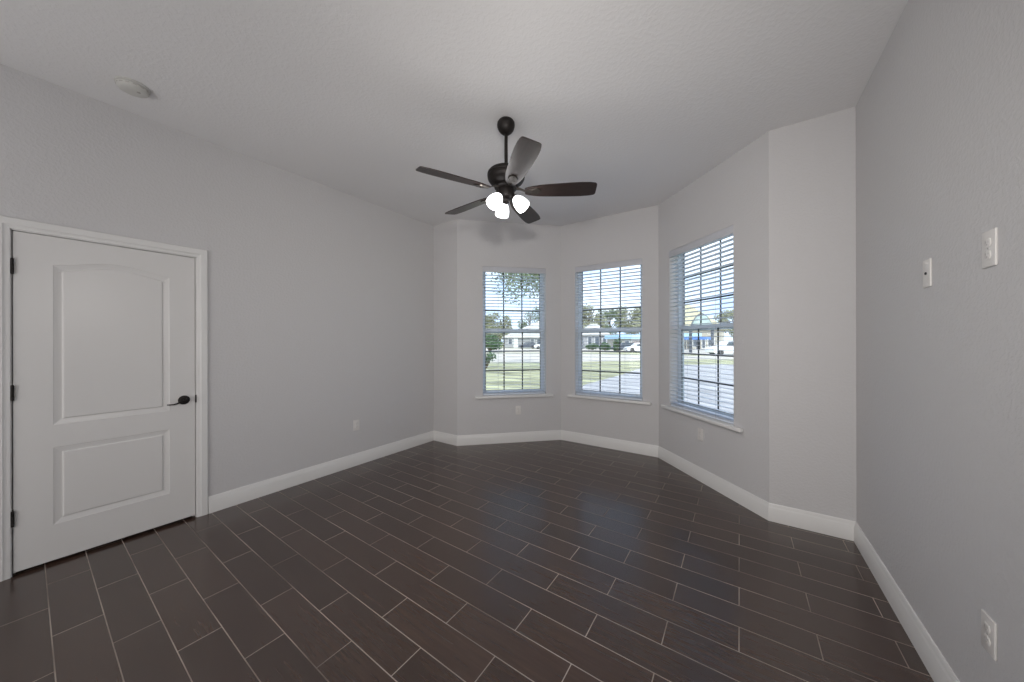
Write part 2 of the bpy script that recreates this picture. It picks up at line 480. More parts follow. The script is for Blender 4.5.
for z in (1.845, 1.090, 0.342):
    bm = B()
    m4 = Matrix.Translation((SX0 - 0.0015, -0.006, z - 0.045))
    lathe(bm, [(0.0062, 0.0), (0.0062, 0.029), (0.0055, 0.030), (0.0062, 0.031), (0.0062, 0.059), (0.0055, 0.060), (0.0062, 0.061), (0.0062, 0.090), (0.003, 0.094)], 14, m4)
    bx(bm, SX0 - 0.004, SX0 + 0.0005, -0.004, 0.03, z - 0.045, z + 0.045)
    tag(obj('hinge', bm, M_BRONZE, door), 'dark bronze hinge', None)
bm = B(); bx(bm, SX1 + 0.0005, SX1 + 0.008, -0.006, 0.004, 0.912, 0.972, 0.003)
tag(obj('strike_plate', bm, M_BRONZE, door), 'dark strike plate', None)
# lever handle
KX, KZ = 0.701, 0.942
mh = Matrix.Translation((KX, 0, KZ)) @ Matrix.Rotation(PI / 2, 4, 'X')
bm = B()
lathe(bm, [(0.034, 0.0), (0.0345, 0.004), (0.031, 0.008), (0.025, 0.0105), (0.015, 0.012), (0.012, 0.016), (0.0115, 0.040), (0.014, 0.043), (0.014, 0.054), (0.010, 0.058)], 32, mh)
lv = obj('door_handle', bm, M_BRONZE, door); tag(lv, 'dark bronze round rosette and lever', None)
bm = B()
pts = [(KX + 0.006, -0.048, KZ), (KX - 0.010, -0.049, KZ - 0.001), (KX - 0.03, -0.050, KZ - 0.009), (KX - 0.048, -0.050, KZ - 0.018), (KX - 0.066, -0.049, KZ - 0.022), (KX - 0.084, -0.046, KZ - 0.022), (KX - 0.100, -0.043, KZ - 0.019)]
tube(bm, pts, [0.0105, 0.0105, 0.0088, 0.0075, 0.0068, 0.0062, 0.0045], 12, 0.8)
obj('lever', bm, M_BRONZE, lv)

# ------------------------------------------------------------------ windows (local frame: x along wall, y outwards)
def make_window():
    root = bpy.data.objects.new('window_1', None); C.objects.link(root)
    W = WIN_W
    # outer frame
    bm = B()
    for x0, x1 in ((0, 0.022), (W - 0.022, W)): bx(bm, x0, x1, 0.105, 0.17, WZ0, WZ1)
    bx(bm, 0, W, 0.105, 0.17, WZ0, WZ0 + 0.030); bx(bm, 0, W, 0.105, 0.17, WZ1 - 0.013, WZ1)
    obj('window_frame', bm, M_VINYL, root, smooth=False)
    for nm, y0, y1, z0, z1 in (('upper_sash', 0.142, 0.165, 1.505, WZ1 - 0.012), ('lower_sash', 0.112, 0.138, WZ0 + 0.024, 1.560)):
        bm = B(); s = 0.026
        bx(bm, 0.02, 0.02 + s, y0, y1, z0, z1, 0.002); bx(bm, W - 0.02 - s, W - 0.02, y0, y1, z0, z1, 0.002)
        rb = 0.044 if nm == 'lower_sash' else 0.040; rt = 0.036 if nm == 'lower_sash' else 0.022
        bx(bm, 0.02 + s, W - 0.02 - s, y0, y1, z0, z0 + rb, 0.002); bx(bm, 0.02 + s, W - 0.02 - s, y0, y1, z1 - rt, z1, 0.002)
        if nm == 'lower_sash':
            for xx in (0.24, W - 0.24):
                bx(bm, xx - 0.022, xx + 0.022, y0 - 0.004, y0 + 0.012, z1, z1 + 0.012, 0.002)
        sash = obj(nm, bm, M_VINYL, root)
        gx0, gx1, gz0, gz1 = 0.02 + s, W - 0.02 - s, z0 + rb, z1 - rt
        bm = B(); bx(bm, gx0 - 0.003, gx1 + 0.003, (y0 + y1) / 2 - 0.001, (y0 + y1) / 2 + 0.001, gz0 - 0.003, gz1 + 0.003)
        tag(obj('glass_pane', bm, M_GLASS, sash, smooth=False), 'clear glass', None)
        bm = B(); ym = (y0 + y1) / 2; h = 0.0085
        for k in (1, 2):
            xx = gx0 + (gx1 - gx0) * k / 3; bx(bm, xx - h, xx + h, ym - 0.006, ym - 0.0015, gz0, gz1)
            zz = gz0 + (gz1 - gz0) * k / 3; bx(bm, gx0, gx1, ym - 0.0065, ym - 0.0015, zz - h, zz + h)
        # glazing bead outline
        for x0, x1, a, b in ((gx0, gx0 + 0.008, gz0, gz1), (gx1 - 0.008, gx1, gz0, gz1), (gx0, gx1, gz0, gz0 + 0.004), (gx0, gx1, gz1 - 0.004, gz1)):
            bx(bm, x0, x1, ym - 0.006, ym - 0.0015, a, b)
        tag(obj('grille', bm, M_MUNTIN, sash, smooth=False), 'dark three by three grille bars', None)
    # stool / sill
    bm = B()
    bx(bm, -0.104, W + 0.104, -0.044, 0.0, 0.616, 0.653, 0.010, 3)
    bx(bm, 0.001, W - 0.001, -0.006, 0.108, 0.6285, 0.6535)
    obj('window_sill', bm, M_TRIM, root)
    root['kind'] = 'structure'; root['category'] = 'window'
    return root

def wloc(fr, t):
    (x, y, _), rz, ln = fr
    return (x + math.cos(rz) * t, y + math.sin(rz) * t, 0)
win = make_window()
win.location = wloc(FR1, T1); win.rotation_euler = (0, 0, FR1[1]); win['label'] = 'left bay window looking onto lawn and pale house'
w2 = dup(win, wloc(FR2, T2), FR2[1], 'middle bay window looking onto road and driveway')
w3 = dup(win, wloc(FR3, T3), FR3[1], 'right bay window seen at an angle, nearest the right wall')
w2.name = 'window_2'; w3.name = 'window_3'

# ------------------------------------------------------------------ blinds
def make_blind():
    root = thing('window_blind', 'white horizontal slat blind in the left bay window', 'blind', group='white faux-wood blinds in the bay windows')
    W = WIN_W
    bm = B()
    bx(bm, 0.001, W - 0.001, -0.003, 0.007, 2.336, 2.410, 0.003)
    obj('valance', bm, M_VAL, root)
    bm = B(); bx(bm, 0.006, W - 0.006, 0.008, 0.062, 2.345, 2.400)
    obj('head_rail', bm, M_SLAT, root, smooth=False)
    bm = B()
    tilt = math.radians(-3.5); yc = 0.036
    z = 0.700
    while z < 2.335:
        prof = []
        for s in (-1, -0.5, 0, 0.5, 1):
            yy = s * 0.025; zz = 0.0016 * (1 - s * s)
            prof.append((yc + yy * math.cos(tilt) , z + zz + yy * math.sin(tilt)))
        top = [[bm.verts.new((x, y, zz + 0.0014)) for y, zz in prof] for x in (0.008, W - 0.008)]
        bot = [[bm.verts.new((x, y, zz - 0.0014)) for y, zz in prof] for x in (0.008, W - 0.008)]
        for k in range(4):
            bm.faces.new((top[0][k], top[1][k], top[1][k + 1], top[0][k + 1]))
            bm.faces.new((bot[0][k], bot[0][k + 1], bot[1][k + 1], bot[1][k]))
        bm.faces.new((top[0][0], bot[0][0], bot[1][0], top[1][0])); bm.faces.new((top[0][4], top[1][4], bot[1][4], bot[0][4]))
        for e in (0, 1): bm.faces.new(top[e] + list(reversed(bot[e])))
        z += 0.0432
    obj('slats', bm, M_SLAT, root)
    bm = B(); bx(bm, 0.008, W - 0.008, yc - 0.025, yc + 0.025, 0.6565, 0.674, 0.003)
    for zz in (0.678, 0.684): bx(bm, 0.008, W - 0.008, yc - 0.025, yc + 0.025, zz, zz + 0.003)
    obj('bottom_rail', bm, M_SLAT, root)
    for xx in (0.215, W - 0.215):
        bm = B()
        for yy in (yc - 0.0265, yc + 0.0265): bx(bm, xx - 0.0009, xx + 0.0009, yy - 0.0006, yy + 0.0006, 0.66, 2.345)
        obj('ladder_cord', bm, M_CORD, root, smooth=False)
    return root
bl = make_blind()
bl.location = wloc(FR1, T1); bl.rotation_euler = (0, 0, FR1[1])
dup(bl, wloc(FR2, T2), FR2[1], 'white horizontal slat blind in the middle bay window')
dup(bl, wloc(FR3, T3), FR3[1], 'white horizontal slat blind in the right bay window')

# ------------------------------------------------------------------ outlets and cover plates (local: x along wall, y out through the wall)
RW = -PI / 2   # right wall: local x points to -Y, outwards is +X
def recept(bm, zc, r=0.0168, dep=0.0085):
    n = 20; pl = []
    for k in range(n):
        a = 2 * PI * k / n
        pl.append((r * math.cos(a), max(-0.0135, min(0.0135, r * math.sin(a)))))
    a = [bm.verts.new((x, -0.004, zc + z)) for x, z in pl]; b = [bm.verts.new((x, -dep + 0.0008, zc + z)) for x, z in pl]
    c = [bm.verts.new((x * 0.93, -dep, zc + z * 0.93)) for x, z in pl]
    for A_, B_ in ((a, b), (b, c)):
        for k in range(n): bm.faces.new((A_[k], A_[(k + 1) % n], B_[(k + 1) % n], B_[k]))
    bm.faces.new(c)
def make_outlet(name, label, cat='outlet'):
    root = thing(name, label, cat)
    bm = B(); bx(bm, -0.036, 0.036, -0.0062, 0.0, -0.059, 0.059, 0.0025, 3)
    obj('cover_plate', bm, M_PLATE, root)
    for zc in (0.0195, -0.0195):
        bm = B(); recept(bm, zc); r = obj('receptacle', bm, M_PLATE, root)
        bm = B()
        bx(bm, -0.0075, -0.0055, -0.0088, -0.0060, zc - 0.001, zc + 0.007); bx(bm, 0.0055, 0.0075, -0.0088, -0.0060, zc - 0.0005, zc + 0.006)
        lathe(bm, [(0.0024, 0), (0.0024, 0.0028)], 10, Matrix.Translation((0, -0.0060, zc - 0.0065)) @ Matrix.Rotation(PI / 2, 4, 'X'))
        obj('slot', bm, M_SLOT, r, smooth=False)
    bm = B(); lathe(bm, [(0.003, 0), (0.003, 0.0012), (0.0015, 0.0018)], 12, Matrix.Translation((0, -0.0060, 0)) @ Matrix.Rotation(PI / 2, 4, 'X'))
    obj('screw', bm, M_STEEL, root)
    return root
out0 = make_outlet('wall_outlet', 'white duplex outlet low on left wall between door and corner')
out0.location = (LX, 2.110, 0.452); out0.rotation_euler = (0, 0, PI / 2)
dup(out0, (*wloc(FR1, 0.83)[:2], 0.440), FR1[1], 'white duplex outlet under the left bay window')
dup(out0, (*wloc(FR3, 0.690)[:2], 0.462), FR3[1], 'white duplex outlet under the right bay window')
dup(out0, (RX, 1.765, 0.440), RW, 'white duplex outlet low on right wall above the baseboard')
dup(out0, (RX, 1.757, 1.690), RW, 'white duplex outlet high on right wall, nearer than the cable plate')
cp = thing('cable_plate', 'white cover plate with small dark jack, high on right wall', 'wall plate', (RX, 2.190, 1.682), RW)
bm = B(); bx(bm, -0.0355, 0.0355, -0.0062, 0.0, -0.059, 0.059, 0.0025, 3)
obj('cover_plate', bm, M_PLATE, cp)
bm = B(); mj = Matrix.Translation((0, -0.005, 0.0)) @ Matrix.Rotation(PI / 2, 4, 'X')
lathe(bm, [(0.0062, 0), (0.0062, 0.004), (0.0045, 0.0042), (0.0045, 0.0052), (0.002, 0.0054)], 12, mj)
tag(obj('coaxial_jack', bm, M_DARK, cp), 'small dark jack', None)
for zz in (0.042, -0.042):
    bm = B(); lathe(bm, [(0.003, 0), (0.003, 0.0012), (0.0015, 0.0018)], 12, Matrix.Translation((0, -0.0060, zz)) @ Matrix.Rotation(PI / 2, 4, 'X'))
    obj('screw', bm, M_PLATE, cp)

# ------------------------------------------------------------------ smoke detector
sd = thing('smoke_detector', 'round white smoke detector on the ceiling near the left wall', 'smoke detector', (-3.180, 0.392, CZ))
bm = B()
lathe(bm, [(0.078, 0.0), (0.078, -0.008), (0.072, -0.010)], 40, cap0=True, cap1=True)
obj('mounting_base', bm, M_DET, sd)
bm = B()
lathe(bm, [(0.069, -0.008), (0.072, -0.014), (0.070, -0.026), (0.064, -0.034), (0.052, -0.039), (0.030, -0.041), (0.010, -0.0415)], 40)
cov = obj('cover', bm, M_DET, sd)
bm = B()
for k in range(14):
    a = 2 * PI * k / 14
    r = 0.0705; w_ = 0.009
    p = Vector((math.cos(a), math.sin(a), 0)); t = Vector((-math.sin(a), math.cos(a), 0))
    v = [p * (r - 0.006) + t * w_, p * (r - 0.006) - t * w_, p * (r + 0.0012) - t * w_, p * (r + 0.0012) + t * w_]
    lo = [bm.verts.new((*u.xy, -0.0235)) for u in v]; hi = [bm.verts.new((*u.xy, -0.0195)) for u in v]
    bm.faces.new(lo); bm.faces.new(hi)
    for i in range(4): bm.faces.new((lo[i], lo[(i + 1) % 4], hi[(i + 1) % 4], hi[i]))
obj('vent_slots', bm, M_SLOT, cov, smooth=False)
bm = B(); lathe(bm, [(0.009, -0.038), (0.009, -0.0425), (0.006, -0.0435)], 16, Matrix.Translation((0.022, 0.022, 0)))
obj('test_button', bm, M_SLOT, sd)

# ------------------------------------------------------------------ ceiling fan
FX, FY = -1.420, 2.007
fan = thing('ceiling_fan', 'dark bronze five-blade ceiling fan with three lit white shades', 'ceiling fan', (FX, FY, CZ))
Z = lambda z: z - CZ
bm = B(); lathe(bm, [(0.046, 0.0), (0.056, -0.008), (0.0635, -0.020), (0.0655, -0.036), (0.063, -0.052), (0.056, -0.070), (0.045, -0.085), (0.030, -0.098), (0.016, -0.104)], 36)
obj('canopy', bm, M_BRONZE, fan)
bm = B(); lathe(bm, [(0.0125, -0.095), (0.0125, Z(2.66))], 18)
obj('downrod', bm, M_BRONZE, fan)
bm = B()
lathe(bm, [(0.018, Z(2.700)), (0.024, Z(2.695)), (0.026, Z(2.664)), (0.034, Z(2.656)), (0.090, Z(2.653)), (0.124, Z(2.645)), (0.136, Z(2.632)), (0.139, Z(2.616)), (0.136, Z(2.611)), (0.138, Z(2.606)), (0.134, Z(2.585)), (0.122, Z(2.566)), (0.102, Z(2.550)), (0.074, Z(2.540)), (0.070, Z(2.536))], 48)
obj('motor_housing', bm, M_BRONZE, fan)
bm = B()
lathe(bm, [(0.084, Z(2.541)), (0.086, Z(2.535)), (0.086, Z(2.522)), (0.080, Z(2.516)), (0.060, Z(2.512)), (0.062, Z(2.500)), (0.063, Z(2.462)), (0.057, Z(2.448)), (0.040, Z(2.440)), (0.022, Z(2.434)), (0.018, Z(2.424)), (0.022, Z(2.416)), (0.016, Z(2.410)), (0.006, Z(2.404))], 36)
obj('switch_housing', bm, M_BRONZE, fan)

def make_blade(first_angle):
    br = 0.0
    bm = B()
    # outline: half widths along the radius
    st = [(0.138, 0.026), (0.145, 0.034), (0.17, 0.043), (0.21, 0.053), (0.25, 0.0595), (0.30, 0.0635), (0.38, 0.0675), (0.46, 0.0715), (0.54, 0.0725), (0.60, 0.070), (0.630, 0.0645), (0.644, 0.060), (0.651, 0.052), (0.6535, 0.040)]
    def ring(z):
        return [bm.verts.new((x, w_, z)) for x, w_ in st] + [bm.verts.new((x, -w_, z)) for x, w_ in reversed(st)]
    a, b = ring(-0.003), ring(0.003)
    n = len(a)
    bm.faces.new(list(reversed(a))); bm.faces.new(b)
    for i in range(n): bm.faces.new((a[i], a[(i + 1) % n], b[(i + 1) % n], b[i]))
    o = obj('blade', bm, M_BLADE, fan, angle=30)
    o.rotation_euler = (math.radians(-13.5), 0, first_angle)
    o.location = (0, 0, Z(2.494))
    bm = B()
    # iron: neck from the flywheel, then a forked shoe under the blade
    stn = [(0.070, 0.016, 0.024), (0.100, 0.012, 0.020), (0.130, 0.010, 0.006), (0.155, 0.013, -0.005), (0.180, 0.024, -0.0075), (0.205, 0.034, -0.0075), (0.225, 0.036, -0.0075), (0.245, 0.028, -0.0075), (0.258, 0.014, -0.0075)]
    up = [[bm.verts.new((x, s * w_, z + 0.0035)) for s in (-1, 1)] for x, w_, z in stn]
    dn = [[bm.verts.new((x, s * w_ * 0.8, z - 0.0035)) for s in (-1, 1)] for x, w_, z in stn]
    for i in range(len(stn) - 1):
        bm.faces.new((up[i][0], up[i + 1][0], up[i + 1][1], up[i][1])); bm.faces.new((dn[i][0], dn[i][1], dn[i + 1][1], dn[i + 1][0]))
        bm.faces.new((up[i][0], dn[i][0], dn[i + 1][0], up[i + 1][0])); bm.faces.new((up[i][1], up[i + 1][1], dn[i + 1][1], dn[i][1]))
    bm.faces.new((up[0][0], up[0][1], dn[0][1], dn[0][0])); bm.faces.new((up[-1][0], dn[-1][0], dn[-1][1], up[-1][1]))
    for x, y in ((0.200, 0.018), (0.200, -0.018), (0.240, 0.0)):
        lathe(bm, [(0.0045, -0.010), (0.0045, -0.0125), (0.002, -0.0135)], 10, Matrix.Translation((x, y, 0)))
    tag(obj('blade_bracket', bm, M_BRONZE_L, o), 'dark metal bracket under the blade root', None)
    return o
for k in range(5):
    make_blade(math.radians(29.8 + 72 * k))

for k, az in enumerate((20, 140, 260)):
    a = math.radians(az)
    dv = Vector((math.cos(a), math.sin(a), 0))
    hub = Vector((0, 0, Z(2.462)))
    ax = (dv * 0.66 + Vector((0, 0, -0.75))).normalized()
    neck = dv * 0.058 + Vector((0, 0, Z(2.455)))
    bm = B()
    tube(bm, [dv * 0.035 + Vector((0, 0, Z(2.478))), dv * 0.048 + Vector((0, 0, Z(2.472))), neck, neck + ax * 0.012], [0.012, 0.012, 0.013, 0.02], 14)
    q4 = ax.to_track_quat('Z', 'Y').to_matrix().to_4x4()
    m4 = Matrix.Translation(neck) @ q4
    lathe(bm, [(0.018, 0.004), (0.024, 0.008), (0.025, 0.022), (0.022, 0.024)], 24, m4)
    arm = obj('light_arm', bm, M_BRONZE, fan)
    bm = B()
    prof = [(0.021, 0.012), (0.026, 0.019), (0.035, 0.032), (0.044, 0.052), (0.050, 0.076), (0.052, 0.096), (0.0515, 0.114), (0.050, 0.118)]
    inner = [(r - 0.003, h) for r, h in reversed(prof)]
    lathe(bm, prof + inner, 32, m4, cap0=False, cap1=False)
    tag(obj('lamp_shade', bm, M_SHADE, arm), 'lit white frosted glass shade', None)
    bm = B(); lathe(bm, [(0.012, 0.02), (0.014, 0.035), (0.024, 0.055), (0.029, 0.072), (0.026, 0.090), (0.014, 0.101), (0.004, 0.103)], 20, m4)
    tag(obj('bulb', bm, M_SHADE, arm), 'glowing bulb', None)
    lp = add_light('fan_bulb_light', 'POINT', Vector((FX, FY, CZ)) + neck + ax * 0.150, 1.6, (1.0, 0.97, 0.94), shadow_soft_size=0.035)

# ------------------------------------------------------------------ outdoors
FW = Vector((-math.sin(YAW), math.cos(YAW), 0)); RT = Vector((math.cos(YAW), math.sin(YAW), 0))
def at(px, D, z=GZ):
    """point outdoors on the line of sight px at depth D metres"""
    p = FW * D + RT * ((px - 512) / F_PX * D)
    return Vector((p.x, p.y, z))
def gp(px, py):
    """point of the ground plane seen at pixel px, py"""
    return at(px, F_PX * (CAM_H - GZ) / (py - 341.0))
M_GRASS = mat('lawn_grass', (0.34, 0.335, 0.20), 0.9, var=0.55, scale=0.7, stretch=(0.5, 1.6, 1), bump=0.5, bscale=5, bdist=0.03)  # random grass tone; the stretched streaks also paint in tree shadow
M_ROAD = mat('sunlit_asphalt', (0.50, 0.46, 0.40), 0.8, var=0.10, scale=0.6)
M_DRIVE = mat('concrete_driveway', (0.38, 0.37, 0.38), 0.8, var=0.28, scale=0.5, stretch=(1, 3, 1))
M_LEAF = mat('tree_leaves', (0.15, 0.19, 0.11), 0.8, var=0.5, scale=1.2)
M_LEAF2 = mat('olive_tree_leaves', (0.27, 0.28, 0.18), 0.8, var=0.5, scale=1.0)
M_LEAF3 = mat('shrub_leaves', (0.07, 0.13, 0.06), 0.7, var=0.5, scale=2.5)
M_BARK = mat('tree_bark', (0.16, 0.13, 0.10), 0.9, var=0.3, scale=8, bump=0.5, bscale=12)
M_SIDING = mat('shaded_pale_siding', (0.33, 0.34, 0.36), 0.8, var=0.04)  # siding colour darkened to carry the shade on the house walls
M_SIDING2 = mat('tan_siding', (0.42, 0.40, 0.34), 0.8, var=0.06)
M_ROOF = mat('pale_shingle_roof', (0.52, 0.51, 0.48), 0.9, var=0.10, scale=3)
M_ROOF2 = mat('straw_metal_roof', (0.50, 0.46, 0.30), 0.7, var=0.12, scale=0.7, stretch=(1, 1, 6))
M_BLUE = mat('blue_canopy', (0.10, 0.22, 0.55), 0.5, var=0.1)
M_BLUEL = mat('light_blue_fascia', (0.42, 0.66, 0.86), 0.5, var=0.05)
M_WPAINT = mat('white_car_paint', (0.80, 0.81, 0.83), 0.3, var=0.02)
M_DPAINT = mat('dark_car_paint', (0.07, 0.08, 0.10), 0.3, var=0.05)
M_CARGLASS = mat('car_glass', (0.06, 0.08, 0.10), 0.15, var=0.1)
M_TYRE = mat('tyre_rubber', (0.03, 0.03, 0.03), 0.8, var=0.1)
M_PANE = mat('dark_house_pane', (0.10, 0.12, 0.15), 0.2, var=0.1)
M_BRICK = mat('brown_garage_door', (0.25, 0.21, 0.20), 0.8, var=0.1)

def ground_poly(name, pts, z, m, label, cat):
    bm = B(); prism(bm, [(p.x, p.y) for p in pts], z - 0.02, z)
    return struct(name, bm, m, label, cat)
bm = B(); bx(bm, -260, 260, -60, 320, GZ - 0.1, GZ)
struct('lawn', bm, M_GRASS, 'sunlit grass outside the windows', 'lawn')
ground_poly('road', [at(-500, 27), at(560, 27), at(690, 31), at(1500, 31), at(1500, 38), at(690, 38), at(560, 47), at(-500, 47)], GZ + 0.02, M_ROAD, 'pale street beyond the lawn', 'road')
ground_poly('far_lot', [at(-500, 50), at(640, 50), at(690, 41), at(1500, 41), at(1500, 60), at(640, 78), at(-500, 78)], GZ + 0.015, M_ROAD, 'bright paved lot across the street', 'road')
ground_poly('driveway', [at(560, 9), at(700, 5.2), at(1300, 5), at(1300, 25), at(650, 24), at(622, 17), at(585, 13.2)], GZ + 0.02, M_DRIVE, 'grey driveway in front of middle and right windows', 'driveway')

def leaves(bm, c, rad, n, s):
    c = Vector(c)
    for _ in range(n):
        d = Vector((random.gauss(0, 1), random.gauss(0, 1), random.gauss(0, 1))).normalized() * (random.random() ** 0.4)
        p = c + Vector((d.x * rad[0], d.y * rad[1], d.z * rad[2]))
        u = Vector((random.gauss(0, 1), random.gauss(0, 1), random.gauss(0, 1))).normalized()
        v = u.orthogonal().normalized(); k = s * random.uniform(0.6, 1.3)
        bm.faces.new([bm.verts.new(p + x) for x in (-u * k, -v * k * 0.45, u * k, v * k * 0.45)])
def tree(name, label, base, height, crown, blobs, n, s, m, group, trunk=0.18, cat='tree', low=0.45, off=(0, 0)):
    t = thing(name, label, cat, base, 0, group)
    bm = B()
    tube(bm, [(0, 0, 0), (0.1, 0.05, height * 0.3), (-0.05, 0.1, height * 0.55), (0.1, 0, height * 0.8)], [trunk, trunk * 0.8, trunk * 0.6, trunk * 0.3], 9)
    for k in range(6):
        a = k * 1.1; c2 = crown * (0.5 if off[0] else 0.75); tube(bm, [(0, 0, height * (0.35 + 0.05 * k)), (off[0] * 0.6 + c2 * 0.35 * math.cos(a), off[1] * 0.6 + c2 * 0.35 * math.sin(a), height * (0.5 + 0.04 * k)), (off[0] + c2 * math.cos(a), off[1] + c2 * math.sin(a), height * (0.58 + 0.05 * k))], [trunk * 0.45, trunk * 0.3, trunk * 0.1], 6)
    obj('trunk', bm, M_BARK, t)
    bm = B()
    for _ in range(blobs):
        a = random.uniform(0, 2 * PI); r = crown * math.sqrt(random.random()) * 0.75
        z = height * random.uniform(low + 0.12, 0.86)
        leaves(bm, (off[0] + r * math.cos(a), off[1] + r * math.sin(a), z), (crown * 0.36, crown * 0.36, height * 0.13), n // blobs, s)
    obj('foliage', bm, m, t, smooth=False)
    return t
def shrub(name, label, base, r, h, n, s, m, group=None):
    t = thing(name, label, 'shrub', base, 0, group)
    bm = B()
    for k in range(7):
        a = k * 0.9; tube(bm, [(0, 0, 0), (r * 0.3 * math.cos(a), r * 0.3 * math.sin(a), h * 0.45), (r * 0.6 * math.cos(a), r * 0.6 * math.sin(a), h * 0.8)], [0.03 * h, 0.02 * h, 0.008 * h], 6)
    obj('stem', bm, M_BARK, t)
    bm = B()
    for _ in range(12):
        a = random.uniform(0, 2 * PI); q_ = r * math.sqrt(random.random()) * 0.6
        leaves(bm, (q_ * math.cos(a), q_ * math.sin(a), h * random.uniform(0.3, 0.78)), (r * 0.45, r * 0.45, h * 0.24), n // 12, s)
    obj('foliage', bm, m, t, smooth=False)
    return t

# yard tree whose branches hang over the left and middle windows
tree('yard_tree', 'leafy yard tree with branches hanging across the top of left window', at(560, 19), 9.8, 3.5, 22, 6500, 0.095, M_LEAF, None, 0.22, low=0.36, off=(-1.9, -1.3))
bgr = 'tree line beyond the houses'
for px, D, h, cr, m, lb in ((480, 104, 11, 5.2, M_LEAF2, 'olive tree behind far left edge of left window'), (500, 124, 12.5, 5.4, M_LEAF2, 'olive tree left of the pale house roof'),
        (530, 146, 17, 6.5, M_LEAF, 'taller green tree rising behind the pale house roof'), (556, 112, 14.5, 5.5, M_LEAF2, 'olive tree behind the house ridge'),
        (589, 94, 12.5, 5.4, M_LEAF2, 'olive tree at the left of the middle window'), (610, 116, 14.5, 6.2, M_LEAF, 'green tree centred in the middle window'),
        (634, 97, 12.8, 5.6, M_LEAF2, 'olive tree at the right of the middle window'), (664, 112, 13, 5.6, M_LEAF2, 'olive tree between middle and right windows'),
        (734, 112, 13.0, 5.6, M_LEAF2, 'olive tree behind the shop at right window')):
    tree('background_tree', lb, at(px, D), h, cr, 16, 3000, 0.36, m, bgr, 0.4, low=0.15)
shrub('large_bush', 'large rounded green bush across the street at left window', at(490, 50), 2.3, 2.9, 2400, 0.17, M_LEAF3)
shrub('yard_shrub', 'small loose shrub on the lawn at lower left of left window', at(486.5, 21.5), 0.75, 1.05, 420, 0.085, M_LEAF3)
for px, D, r, h, lb in ((592, 62, 1.5, 1.3, 'low dark shrub at left of middle window'), (605, 56, 1.0, 1.5, 'round shrub in front of the pale house, middle window'), (617, 52.5, 0.7, 2.2, 'taller spiky shrub in middle window')):
    shrub('foundation_shrub', lb, at(px, D), r, h, 900, 0.16, M_LEAF3, 'shrubs across the street')

def house(name, label, pL, pR, D, depth, zh, ridge_px, ridge_z, m_wall, m_roof, openings, over=0.5, cat='house', flat=False):
    """house whose front runs from pixel pL to pR at depth D; built in its own frame"""
    a, b = at(pL, D), at(pR, D); w = (b - a).length
    t = thing(name, label, cat, a, YAW)
    bm = B(); bx(bm, 0, w, 0, depth, 0, zh); obj('wall', bm, m_wall, t, smooth=False)
    bm = B(); r0 = (ridge_px - pL) / F_PX * D
    if flat:
        bx(bm, -over, w + over, -over, depth + over, zh, zh + ridge_z)
    else:
        hz = ridge_z
        e = [(-over, -over, zh), (w + over, -over, zh), (w + over, depth + over, zh), (-over, depth + over, zh)]
        r = [(r0, depth * 0.5, zh + hz), (min(w * 0.8, r0 + w * 0.35), depth * 0.5, zh + hz)]
        v = [bm.verts.new(p) for p in e]; u = [bm.verts.new(p) for p in r]; lo = [bm.verts.new((p[0], p[1], zh - 0.2)) for p in e]
        for f in ((v[0], v[1], u[1], u[0]), (v[1], v[2], u[1]), (v[2], v[3], u[0], u[1]), (v[3], v[0], u[0])): bm.faces.new(f)
        for i in range(4): bm.faces.new((lo[i], lo[(i + 1) % 4], v[(i + 1) % 4], v[i]))
        bm.faces.new(lo)
    obj('roof', bm, m_roof, t, smooth=False)
    for nm, px0, px1, z0, z1, mm in openings:
        x0, x1 = (px0 - pL) / F_PX * D, (px1 - pL) / F_PX * D
        bm = B(); f = 0.10
        for q0, q1, a0, a1 in ((x0 - f, x0, z0 - f, z1 + f), (x1, x1 + f, z0 - f, z1 + f), (x0, x1, z0 - f, z0), (x0, x1, z1, z1 + f)): bx(bm, q0, q1, -0.06, 0.0, a0, a1)
        fr_ = obj(nm, bm, M_WPAINT, t, smooth=False)
        bm = B(); bx(bm, x0, x1, -0.03, 0.0, z0, z1); obj('pane' if nm == 'window' else 'leaf', bm, mm, fr_, smooth=False)
    return t
house('pale_house', 'pale single-storey house with broad light roof across street, left window', 504, 582, 84, 14, 2.75, 548, 5.2, M_SIDING, M_ROOF,
      [('window', 508.5, 512, 0.9, 2.2, M_PANE), ('door', 514, 517.5, 0.05, 2.3, M_WPAINT), ('door', 531, 534, 0.05, 2.2, M_PANE), ('window', 537, 541, 0.9, 2.2, M_PANE)])
house('white_house', 'white house with tall windows at the left of middle window', 584, 608, 72, 10, 3.1, 596, 2.6, M_SIDING, M_ROOF,
      [('window', 588, 591.5, 0.5, 2.6, M_PANE), ('window', 595, 599, 0.5, 2.6, M_PANE), ('window', 603, 606, 0.8, 2.4, M_PANE)])
house('blue_eave_garage', 'tan garage with light blue eave at right of middle window', 622, 660, 60, 9, 2.1, 640, 0.75, M_SIDING2, M_BLUEL,
      [('door', 632, 641, 0.1, 1.85, M_BRICK), ('window', 625, 629, 0.8, 1.7, M_PANE)], flat=True, cat='garage')
house('shop_building', 'tan shop with straw-coloured roof seen through the right window', 676, 724, 74, 16, 4.4, 691, 6.3, M_SIDING2, M_ROOF2,
      [('window', 693, 699, 0.4, 2.2, M_PANE), ('door', 702, 705, 0.1, 2.2, M_PANE), ('window', 708, 714, 0.6, 2.2, M_PANE)], cat='shop')
cn = thing('blue_canopy', 'blue canopy on thin posts in front of the shop, right window', 'canopy', at(684, 64), YAW)
L_ = 28 / F_PX * 64
bm = B(); bx(bm, 0, L_, 0, 4.0, 1.95, 2.45); obj('canopy_roof', bm, M_BLUE, cn, smooth=False)
